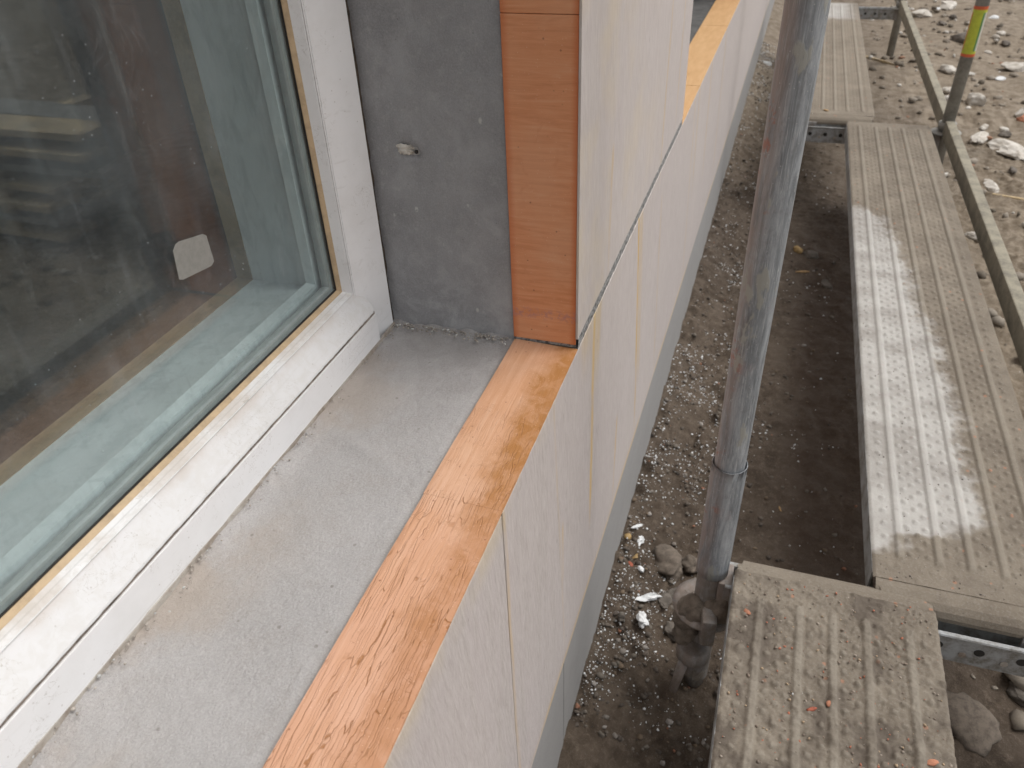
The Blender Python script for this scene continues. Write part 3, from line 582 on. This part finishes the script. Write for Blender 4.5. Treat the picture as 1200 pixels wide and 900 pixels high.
def plank(x0, y0, vs, label, clean_fn, mud_fn, mudamp, seed):
    t = thing('scaffold_plank', (x0, y0, DZ), label, 'scaffold plank', 'steel scaffold planks'); L = 2.54
    me = deck_mesh(vs, clean_fn, mud_fn, mudamp, seed); link('deck_sheet', me, t)
    for y in (-.0002, -.3178):
        bm = bmesh.new(); s = 1 if y > -.1 else -1
        prof = [(y+.0008*s, -.0035), (y+.0016*s, -.05), (y-.012*s, -.056), (y-.012*s, -.053), (y-.0012*s, -.048), (y-.0018*s, -.0035)]
        prism_x(bm, prof, .012, L-.012); fin('side_rail', bm, 'transom', t, world=False)
    for e, s in ((0, -1), (L, 1)):
        bm = bmesh.new()      # rounded end cap folded down over the end, corners notched
        prof = [(0, -.0012), (.012, -.0022), (.026, -.006), (.036, -.0135), (.041, -.023), (.041, -.031), (.037, -.031), (.036, -.024), (.031, -.016), (.022, -.010), (.010, -.006), (0, -.005)]
        ysn = [(-.004, .55), (-.010, .62), (-.013, 1), (-.307, 1), (-.310, .62), (-.316, .55)]
        rows = [[bm.verts.new((e+s*a*k, y, b*k if k < 1 else b)) for a, b in prof] for y, k in ysn]
        for r1, r2 in zip(rows, rows[1:]):
            for j in range(len(prof)): bm.faces.new((r1[j], r1[(j+1) % len(prof)], r2[(j+1) % len(prof)], r2[j]))
        bm.faces.new(rows[0][::-1]); bm.faces.new(rows[-1]); fin('end_cap', bm, 'deck', t, world=False)
        for y in (-.070, -.250):
            bm = bmesh.new(); pr = [(.030, -.0175), (.043, -.024), (.046, -.035), (.044, -.048), (.038, -.048), (.038, -.036), (.034, -.026), (.026, -.021)]
            A = [bm.verts.new((e+s*a, y+.021, b)) for a, b in pr]; B = [bm.verts.new((e+s*a, y-.021, b)) for a, b in pr]
            for j in range(len(pr)): bm.faces.new((A[j], A[(j+1) % len(pr)], B[(j+1) % len(pr)], B[j]))
            bm.faces.new(A[::-1]); bm.faces.new(B); fin('hook', bm, 'mudsteel', t, world=False)
    return t
def cmid(V, U):   # pale dry area on the middle plank
    X_ = V+1.025; xb = [1.08, 1.10, 1.14, 1.15, 1.21, 1.33, 1.50, 1.73, 1.92, 2.15, 2.36, 2.58, 2.66]; ub = [.0, .03, .05, .115, .19, .183, .177, .168, .157, .134, .115, .088, 0]
    b = np.interp(X_, xb, ub, left=-.1, right=-.1); w = .022*fbm(V, U, 14, 4, 61)+.03*fbm(V, U, 60, 4, 63); return sm(-.03, .022, b-U+w)
cfar = lambda V, U: sm(-.1, .06, V+3.655-5.62+.15*fbm(V, U, 6, 3, 71))*sm(.34, .2, U+.25*sm(0, .3, V+3.655-6.2))
zero = lambda V, U: V*0
mudm = lambda k, s: (lambda V, U, h: k*np.clip(.35+1.5*fbm(V+s, U, 18, 4, s), 0, 1)*(1-.6*np.clip(h/.004, 0, 1)))
vs_near = np.concatenate((np.linspace(0, 1.98, 60), np.arange(1.985, 2.5401, .0023)))
vs_mid = np.concatenate((np.arange(0, 1.2, .0035), np.arange(1.2, 2.5401, .0062)))
vs_far = np.arange(0, 2.5401, .0085)
p1 = plank(.975-2.54, -.048, vs_near, 'nearest scaffold plank, coated in mud, at the foot of the thick steel tube', zero, mudm(1.7, 3), 3.3, 3)
p2 = plank(1.025, -.2745, vs_mid, 'long middle scaffold plank with a large pale dry patch along its left side', cmid, mudm(.45, 8), .7, 8)
p3 = plank(3.655, -.068, vs_far, 'farthest scaffold plank, behind the thick tube, whitish at its top end', cfar, mudm(.25, 12), .4, 12)
# bits lying on the near plank
pts, sz, tn = [], [], []
for i in range(900):
    x = random.uniform(.52, .97); y = random.uniform(-.36, -.055); pts.append((x, y, DZ+.0008+random.uniform(0, .002))); sz.append(random.choice((.0015, .002, .003, .0045)))
    tn.append(random.choice(((.25, .2, .16), (.2, .16, .13), (.34, .29, .24), (.4, .3, .2), (.42, .16, .1))))
for i in range(500):
    x = 1.03+2.5*random.random()**1.6; y = random.uniform(-.59, -.28); pts.append((x, y, DZ+.0008)); sz.append(random.choice((.0015, .0022, .003))); tn.append(random.choice(((.22, .19, .16), (.12, .10, .09), (.4, .36, .32))))
tag(scatter('plank_grit', np.array(pts), np.array(sz), 'grit', np.array(tn)), 'dried mud grit sprinkled over the scaffold planks', 'grit', kind='stuff')
for i, (x, y, s, m, lab) in enumerate([(.735, -.178, (.017, .006, .004), 'redwood', 'small crimson chip lying in the middle of the nearest muddy plank'), (.752, -.202, (.011, .008, .005), 'brick', 'tiny orange brick crumb lying right of the crimson chip on the nearest plank'),
                                       (.885, -.075, (.014, .009, .005), 'brick', 'orange brick crumb near the top left corner of the nearest plank'), (.70, -.335, (.02, .009, .005), 'brick', 'reddish brick flake near the right edge of the nearest plank'),
                                       (.755, -.158, (.018, .010, .002), 'foamwhite', 'thin pale flake left of the crimson chip on the nearest plank'), (3.70, -.19, (.03, .012, .006), 'wood', 'small wood chip lying on the near end of the farthest plank')]):
    tag(rock('crumb', (x, y, DZ+.003), s, m, 100+i, 2, .5), lab, 'debris')

def standard(x, y, label, mat, group=None, detail=False, zt=2.4):
    t = thing('scaffold_standard', (x, y, -1.45), label, 'scaffold tube', group)
    if not detail:
        tubeo('tube', (x, y, -1.40), (x, y, zt), .02415, mat, t, 20); tubeo('collar', (x, y, -1.085), (x, y, -1.06), .034, mat, t, 20); boxo('base_plate', (x-.07, y-.07, -1.50), (x+.07, y+.07, -1.485), mat, t, .002)
        bm = bmesh.new(); lathe(bm, [(.024, -.004), (.055, -.004), (.061, 0), (.055, .004), (.024, .004)], (x, y, -1.10)); fin('rosette', bm, mat, t)
        return t
    def wavy(name, r, z0, z1, m, lip=0):
        bm = bmesh.new(); seg = 48; nz = max(4, int((z1-z0)/.02)); rows = []
        prof = [(r, z0+(z1-z0)*i/nz) for i in range(nz+1)]
        if lip: prof = [(r-.003, z0), (r, z0+.0015)]+prof[1:]+[(r, z1-.001), (r-.0003, z1), (r-.0011, z1+.0001), (r-.0016, z1-.002), (r-.0016, z1-.03)]
        lathe(bm, [(a, b) for a, b in prof], (x, y, 0), seg); return fin(name, bm, m, t)
    wavy('tube', .02415, -.99, zt, 'steel'); wavy('spigot_sleeve', .0282, -1.098, -.842, 'steel', 1); wavy('lower_tube', .0243, -1.40, -1.09, 'mudsteel')
    for q in ('tube', 'spigot_sleeve'): pass
    bm = bmesh.new(); lathe(bm, [(.024, -.006), (.05, -.006), (.061, -.003), (.062, .002), (.05, .006), (.0243, .007)], (x, y, -1.195)); fin('rosette', bm, 'mudsteel', t)
    for a in (270, 190):      # wedge heads clamped round the rosette
        c, s = math.cos(math.radians(a)), math.sin(math.radians(a)); bm = bmesh.new(); vs = box(bm, (.027, -.013, -.035), (.068, .013, .032), .006)
        bmesh.ops.rotate(bm, cent=(0, 0, 0), matrix=Matrix.Rotation(math.radians(a), 3, 'Z'), verts=bm.verts); bmesh.ops.translate(bm, vec=(x, y, -1.195), verts=bm.verts)
        if a != 200 or True: fin('wedge_head', bm, 'mudsteel', t)
    bm = bmesh.new(); lathe(bm, [(.0, .016), (.024, .018), (.031, .012), (.032, -.010), (.025, -.016), (.018, -.016)], (x-.030, y+.010, -1.300)); fin('jack_nut', bm, 'mudsteel', t)
    bm = bmesh.new(); tube(bm, (x-.045, y+.022, -1.305), (x-.075, y+.036, -1.375), .011, 14, .008); fin('nut_wing', bm, 'mudsteel', t)
    bm = bmesh.new(); tube(bm, (x+.025, y-.01, -1.32), (x+.08, y-.03, -1.33), .009, 14, .006); fin('nut_wing', bm, 'mudsteel', t)
    tubeo('jack_spindle', (x, y, -1.45), (x, y, -1.24), .019, 'mudsteel', t, 20); boxo('base_plate', (x-.075, y-.075, -1.485), (x+.075, y+.075, -1.473), 'mudsteel', t, .002)
    for i, (dx, dy, z, s) in enumerate([(-.022, .020, -1.205, (.060, .065, .075)), (-.022, -.020, -1.175, (.05, .045, .07)), (-.035, .03, -1.235, (.045, .05, .05))]):
        o = rock('mud_lump', (dx, dy, z+1.45), s, 'clod', 300+i, 4, .45, parent=t)
    return t
s1 = standard(.987, -.010, 'thick scratched steel scaffold tube in the foreground with a sleeve joint near its foot', 'steel', 'scaffold standards', True)
standard(.987, -.662, 'outer scaffold tube beside the near end of the middle plank', 'outpost', 'scaffold standards')
standard(3.60, -.010, 'second inner scaffold tube, hidden behind the thick foreground tube', 'outpost', 'scaffold standards')
s4 = standard(3.60, -.662, 'outer scaffold tube wrapped with a yellow and red label, right of the planks', 'outpost', 'scaffold standards')
standard(6.215, -.662, 'farthest outer scaffold tube, its short dark foot at the top of the picture', 'outpost', 'scaffold standards')
standard(6.215, -.010, 'farthest inner scaffold tube near the wall', 'outpost', 'scaffold standards')
# label wrapped round the outer standard
def wrap(name, z0, z1, m, a0=0, a1=360, r=.0248):
    bm = bmesh.new(); seg = 24; A = []; B = []
    for i in range(seg+1):
        t = math.radians(a0+(a1-a0)*i/seg); A.append(bm.verts.new((3.60+r*math.cos(t), -.662+r*math.sin(t), z0))); B.append(bm.verts.new((3.60+r*math.cos(t), -.662+r*math.sin(t), z1)))
    for i in range(seg): bm.faces.new((A[i], A[i+1], B[i+1], B[i]))
    return fin(name, bm, m, s4)
for nm, c in (('label_yellow', (.50, .54, .06)), ('label_red', (.62, .13, .05)), ('label_green', (.10, .26, .09)), ('label_white', (.6, .58, .5))): M[nm] = plain(nm, c, .5, .12, 60, bump=.05)
lb = wrap('label', -.792, -.632, 'label_yellow'); wrap('label_band', -.634, -.622, 'label_red', r=.0251).parent = lb; wrap('label_band', -.802, -.791, 'label_red', r=.0251).parent = lb
wrap('label_stripe', -.781, -.644, 'label_green', 205, 222, .0251).parent = lb; wrap('label_stripe', -.781, -.644, 'label_white', 223, 256, .0251).parent = lb; wrap('label_stripe', -.781, -.644, 'label_red', 257, 285, .0251).parent = lb; wrap('label_stripe', -.781, -.644, 'label_red', 100, 112, .0251).parent = lb

def transom(x, label):
    t = thing('transom', (x, -.336, -1.14), label, 'scaffold transom', 'scaffold transoms')
    for s in (-1, 1):   # two walls of the open U profile, with round holes in the faces
        bm = bmesh.new(); prof = [(x+s*.0285, -1.105), (x+s*.0315, -1.1025), (x+s*.030, -1.100), (x+s*.022, -1.101), (x+s*.0205, -1.106), (x+s*.021, -1.164), (x+s*.024, -1.164), (x+s*.0245, -1.108)]
        A = [bm.verts.new((a, -.036, b)) for a, b in prof]; B = [bm.verts.new((a, -.636, b)) for a, b in prof]
        for j in range(len(prof)): bm.faces.new((A[j], A[(j+1) % 8], B[(j+1) % 8], B[j]))
        bm.faces.new(A[::-1]); bm.faces.new(B); pw = fin('profile_wall', bm, 'transom', t)
        for y in np.arange(-.075, -.62, -.062):
            bm = bmesh.new(); tube(bm, (x+s*.0238, y, -1.133), (x+s*.0252, y, -1.133), .0080, 16); fin('hole', bm, 'seam', t).parent = pw
            bm = bmesh.new(); tube(bm, (x+s*.0236, y+.022, -1.146), (x+s*.0256, y+.022, -1.146), .006, 8); fin('mud_spot', bm, 'mortar', t).parent = pw
    boxo('profile_base', (x-.0238, -.636, -1.168), (x+.0238, -.036, -1.1645), 'transom', t)
    for y in (-.036, -.636):
        boxo('end_head', (x-.026, y-.012, -1.172), (x+.026, y+.012, -1.100), 'mudsteel', t, .004)
    return t
transom(.987, 'open steel transom with holes under the near end of the middle plank')
transom(3.60, 'steel transom where the middle and farthest planks meet'); transom(6.215, 'dark steel transom at the far end of the farthest plank')
def ledger(x0, x1, label, y=-.662):
    t = thing('scaffold_ledger', ((x0+x1)/2, y, -1.10), label, 'scaffold ledger', 'scaffold ledgers')
    boxo('beam', (x0, y-.018, -1.108), (x1, y+.016, -1.045), 'ledger', t, .004)
    for x, s in ((x0, 1), (x1, -1)): boxo('end_head', (x-.012, y-.015, -1.122), (x+.012, y+.015, -1.050), 'outpost', t, .003)
ledger(1.025, 3.565, 'greenish steel ledger running beside the middle plank'); ledger(3.64, 6.18, 'greenish steel ledger beside the farthest plank'); ledger(6.26, 8.8, 'ledger continuing beyond the farthest scaffold tube')

# ------------------------------------------------------------------ loose material on the ground
def field(nn, x0, x1, y0, y1, dens):
    out = []; 
    X_ = rng.uniform(0, 1, nn*6)**1.35*(x1-x0)+x0; Y_ = rng.uniform(y0, y1, nn*6); k = rng.random(nn*6) < dens(X_, Y_); X_, Y_ = X_[k][:nn], Y_[k][:nn]
    return X_, Y_
def cl(X_, Y_): return sm(.0, .35, fbm(X_, Y_, 5, 4, 80))
X_, Y_ = field(4600, .85, 6.5, -.30, .2, lambda a, b: np.clip(.12+cl(a, b), 0, 1)*(.10+.9*sm(-.10, .02, b)))
Z_ = gh(X_, Y_); s = .0013+.0034*rng.random(len(X_))**2.5; tag(scatter('polystyrene_beads', np.stack((X_, Y_, Z_+.001), -1), s*(1+.2*X_), 'foamwhite'), 'tiny white polystyrene beads strewn along the foot of the wall', 'polystyrene beads', kind='stuff')
X_, Y_ = field(6500, .8, 6.5, -.34, .2, lambda a, b: .10+.9*sm(-.16, .0, b)*np.clip(.35+cl(a, b), 0, 1))
pal = np.array([(.115, .095, .078), (.08, .066, .055), (.15, .13, .108), (.20, .178, .155), (.15, .11, .075), (.32, .295, .27), (.28, .13, .08)]); k = rng.choice(7, len(X_), p=[.28, .25, .2, .12, .08, .05, .02])
s = .0025+.012*rng.random(len(X_))**3.5; tag(scatter('gravel', np.stack((X_, Y_, gh(X_, Y_)+s*.1), -1), s, 'grit', pal[k]), 'brown gravel and grit on the earth between wall and planks', 'gravel', kind='stuff')
X_, Y_ = field(3800, .8, 12, -3.6, -.55, lambda a, b: .25+.75*cl(a*.4, b*.4)); pal2 = np.array([(.28, .245, .20), (.20, .17, .135), (.60, .57, .52), (.13, .11, .085), (.36, .20, .13)]); k = rng.choice(5, len(X_), p=[.35, .3, .14, .16, .05])
s = .006+.055*rng.random(len(X_))**3.5; tag(scatter('yard_rubble', np.stack((X_, Y_, gh(X_, Y_)+s*.15), -1), s, 'grit', pal2[k], .6), 'small rubble strewn over the pale yard beyond the scaffold', 'rubble', kind='stuff')

T = [  # name, x, y, size, material, sub, rough, sharp, rz, label, category
 ('earth_clod', 1.265, .085, (.10, .07, .055), 'clod', 4, .55, 0, .6, 'large grey brown lump of earth left of the tube foot', 'clod'),
 ('earth_clod', 1.285, .035, (.05, .045, .04), 'clod', 4, .5, 0, .2, 'smaller earth lump wedged between the large lump and the tube', 'clod'),
 ('foam_chunk', 1.295, .160, (.034, .022, .018), 'foamwhite', 3, .9, 7, .3, 'white foam chunk nearest the amber stone by the wall', 'foam chunk'),
 ('foam_chunk', 1.135, .118, (.052, .022, .02), 'foamwhite', 3, .9, 7, -1.1, 'elongated white foam chunk, largest of those by the wall', 'foam chunk'),
 ('foam_chunk', 1.065, .112, (.038, .020, .02), 'foamwhite', 3, .9, 7, .35, 'upright white foam chunk below the elongated one', 'foam chunk'),
 ('foam_chunk', 1.215, .142, (.02, .012, .01), 'foamwhite', 2, .4, 3, .8, 'little white foam chunk right of the orange red chip', 'foam chunk'),
 ('foam_chunk', 1.33, .175, (.035, .008, .009), 'foamwhite', 2, .3, 3, -.9, 'thin white foam sliver beside the wall above the amber stone', 'foam chunk'),
 ('stone', 1.29, .189, (.018, .018, .015), 'amber', 3, .25, 0, 0, 'round amber stone touching the foot of the wall', 'stone'),
 ('chip', 1.225, .170, (.032, .013, .010), 'redwood', 2, .4, 3, .5, 'orange red chip near the foot of the wall', 'debris'),
 ('chip', 1.245, .160, (.026, .012, .010), 'amber', 2, .4, 3, -.6, 'yellow brown chip lying against the orange red one', 'debris'),
 ('foam_chunk', 1.22, .008, (.024, .016, .018), 'yellow', 2, .3, 3, 0, 'pale yellow foam cube left of the tube foot', 'foam chunk'),
 ('stone', 1.145, .075, (.04, .03, .024), 'stone', 3, .4, 4, 0, 'brown flat stone right of the elongated foam chunk', 'stone'),
 ('stone', 1.085, .045, (.05, .035, .028), 'stone', 3, .4, 5, 1, 'angular earthy stone left of the muddy rosette', 'stone'),
 ('stone', 1.185, .06, (.035, .028, .02), 'stone', 3, .5, 4, 2, 'dark stone just below the large earth lump', 'stone'),
 ('stone', 1.06, .155, (.022, .02, .016), 'stone', 3, .4, 3, 0, 'small grey stone by the wall below the foam chunks', 'stone'),
 ('stone', 3.07, -.155, (.05, .035, .03), 'amber', 3, .4, 3, .5, 'tan stone beside the tube in the gap between wall and middle plank', 'stone'),
 ('stone', 3.03, -.205, (.07, .045, .035), 'stone', 3, .4, 3, 1.5, 'larger grey brown stone right of the tan one', 'stone'),
 ('stone', 2.80, -.262, (.055, .04, .03), 'stone', 3, .4, 3, .7, 'stone half under the left edge of the middle plank', 'stone'),
 ('wood_splinter', 2.88, -.175, (.070, .012, .008), 'wood', 2, .3, 3, -1.35, 'orange wood splinter lying in the gap left of the middle plank', 'splinter'),
 ('wood_splinter', 1.55, -.155, (.02, .006, .004), 'wood', 2, .3, 2, .4, 'tiny orange splinter in the dark gap near the tube joint', 'splinter'),
 ('brick_crumb', 3.10, .062, (.028, .016, .012), 'brick', 2, .4, 3, .9, 'orange brick crumb left of the tube by the wall', 'debris'),
 ('foam_chunk', 5.95, .135, (.085, .04, .03), 'foamwhite', 2, .15, 2, .9, 'small white foam block high up between wall and tube', 'foam chunk'),
 ('wood_splinter', 1.20, -.01, (.05, .01, .008), 'board', 2, .3, 2, .1, 'pale sliver of wood standing by the tube foot', 'splinter'),
 ('concrete_chunk', 4.45, -1.13, (.28, .13, .07), 'palestone', 3, .4, 5, .3, 'pale flat chunk on the yard right of the labelled tube', 'rubble'),
 ('concrete_chunk', 5.10, -1.42, (.30, .20, .10), 'palestone', 3, .4, 5, 1.2, 'whitish boulder at the right edge beyond the labelled tube', 'rubble'),
 ('concrete_chunk', 5.35, -1.10, (.16, .09, .09), 'palestone', 3, .4, 5, .2, 'pale lump with a dark shadow just right of the labelled tube', 'rubble'),
 ('concrete_chunk', 4.62, -1.02, (.20, .07, .05), 'palestone', 3, .4, 4, -.4, 'whitish slab streak low beside the labelled tube', 'rubble'),
 ('concrete_chunk', 6.25, -1.47, (.20, .14, .08), 'palestone', 3, .4, 5, 1.9, 'cream chunk up in the right corner of the yard', 'rubble'),
 ('concrete_chunk', 6.05, -1.02, (.13, .08, .07), 'palestone', 3, .4, 5, .9, 'small white chunk left of the yellow label', 'rubble'),
 ('concrete_chunk', 5.55, -.96, (.10, .08, .05), 'palestone', 3, .4, 4, 2.2, 'small pale chunk low left of the labelled tube', 'rubble'),
 ('concrete_chunk', 7.95, -1.02, (.22, .12, .08), 'palestone', 3, .4, 5, 1.2, 'whitish chunk at the top edge right of the far ledger', 'rubble'),
 ('concrete_chunk', 8.3, -1.25, (.28, .15, .09), 'palestone', 3, .4, 5, .2, 'pale slab at the top edge between far ledger and labelled tube', 'rubble'),
 ('concrete_chunk', 3.35, -.83, (.09, .06, .04), 'palestone', 3, .4, 4, 1.0, 'pale stone lying close beside the near ledger', 'rubble'),
 ('concrete_chunk', 3.95, -.98, (.16, .05, .04), 'palestone', 3, .4, 4, .1, 'narrow white chunk on the yard below the labelled tube', 'rubble'),
 ('wood_splinter', 3.78, -1.06, (.34, .016, .014), 'board', 2, .2, 2, 1.25, 'thin pale stick on the yard at the right edge', 'stick'),
 ('wood_splinter', 6.3, -.57, (.45, .03, .02), 'board', 2, .2, 2, .75, 'pale stick lying right of the farthest plank', 'stick'),
 ('brick_chunk', 5.0, -1.32, (.16, .09, .06), 'brick', 3, .4, 5, .5, 'orange broken brick below the whitish boulder', 'brick'),
 ('brick_chunk', 9.0, -.82, (.16, .10, .07), 'redwood', 3, .3, 4, .5, 'red lump at the top edge by the far ledger', 'brick'),
 ('stone', 4.75, -1.47, (.34, .22, .12), 'stone', 3, .4, 4, .8, 'dark brown stone at the right edge under the orange brick', 'stone'),
 ('stone', 6.9, -1.20, (.18, .12, .08), 'stone', 3, .4, 4, .8, 'dark stone near the top left of the yellow label', 'stone'),
 ('stone', 1.05, -.53, (.12, .10, .03), 'clod', 3, .5, 0, .8, 'brown earth hump below the near transom', 'stone'),
 ('stone', 1.15, -.64, (.07, .05, .035), 'stone', 3, .5, 3, .8, 'ochre brown stone right of the hump under the transom', 'stone'),
 ('stone', .92, -.42, (.07, .05, .03), 'stone', 3, .5, 3, .1, 'dark stone in the lower right corner beside the nearest plank', 'stone'),
]
for i, (nm, x, y, s, m, sub, rg, sh, rz, lab, cat) in enumerate(T):
    o = rock(nm, on(x, y, s[2]*.18), s, m, 500+i, sub, rg, rz=rz, sharp=sh); tag(o, lab, cat)
r = random.Random(3)
for i in range(24):
    x = 3.4+6.0*r.random(); y = -.85-.1*(x-3.4)*r.random()*1.4-.3*r.random(); s = r.uniform(.04, .10)
    o = rock('rubble_stone', on(x, y, s*.1), (s, s*.7, s*.5), r.choice(('palestone', 'palestone', 'stone', 'foamwhite')), 700+i, 2, .4, sharp=3)
    tag(o, 'small stone in the scatter on the yard beyond the outer ledger', 'rubble', 'small rubble stones on the yard')

# stack of sawn boards lying on the yard, out of frame on the right and mirrored in the window glass
def board(x, y0, y1, z, w, h, m, k, lab, tilt=0):
    t = thing('timber_board', (x, (y0+y1)/2, z), lab, 'board', 'stacked boards mirrored in the glass', rz=tilt)
    bm = bmesh.new(); box(bm, (-w/2, -(y1-y0)/2, 0), (w/2, (y1-y0)/2, h), .003)
    me = bpy.data.meshes.new('timber_board'); bmesh.ops.recalc_face_normals(bm, faces=bm.faces); bm.to_mesh(me); bm.free(); me.materials.append(M[m]); link('plank', me, t)
rr = random.Random(5); z = -1.43; names = ['bottom', 'second', 'third', 'fourth', 'fifth', 'sixth', 'top']
for k in range(7):
    h = .030
    for j, xx in enumerate((2.48, 2.70, 2.92)):
        if k == 6 and j == 2: continue
        y1 = (-1.62 if k > 3 else -1.86)-rr.uniform(0, .07)-.1*j
        board(xx+rr.uniform(-.03, .03), y1-2.6-rr.uniform(0, .6), y1, z, .18, h, 'greyboard' if (k+j) % 3 == 1 else 'board', k, '%s layer board in the %s row of the timber stack seen mirrored in the glass' % (names[k], ('front', 'middle', 'rear')[j]), rr.uniform(-.03, .03))
    z += h
    if k < 6:
        for yy in (-2.2, -3.2): tag(boxo('stack_batten', (2.38, yy-.04, z+.0008), (3.04, yy+.04, z+.0428), 'board'), ('%s batten between the %s and next boards of the mirrored timber stack' % ('near' if yy > -3 else 'rear', names[k])), 'batten')
        z += .044
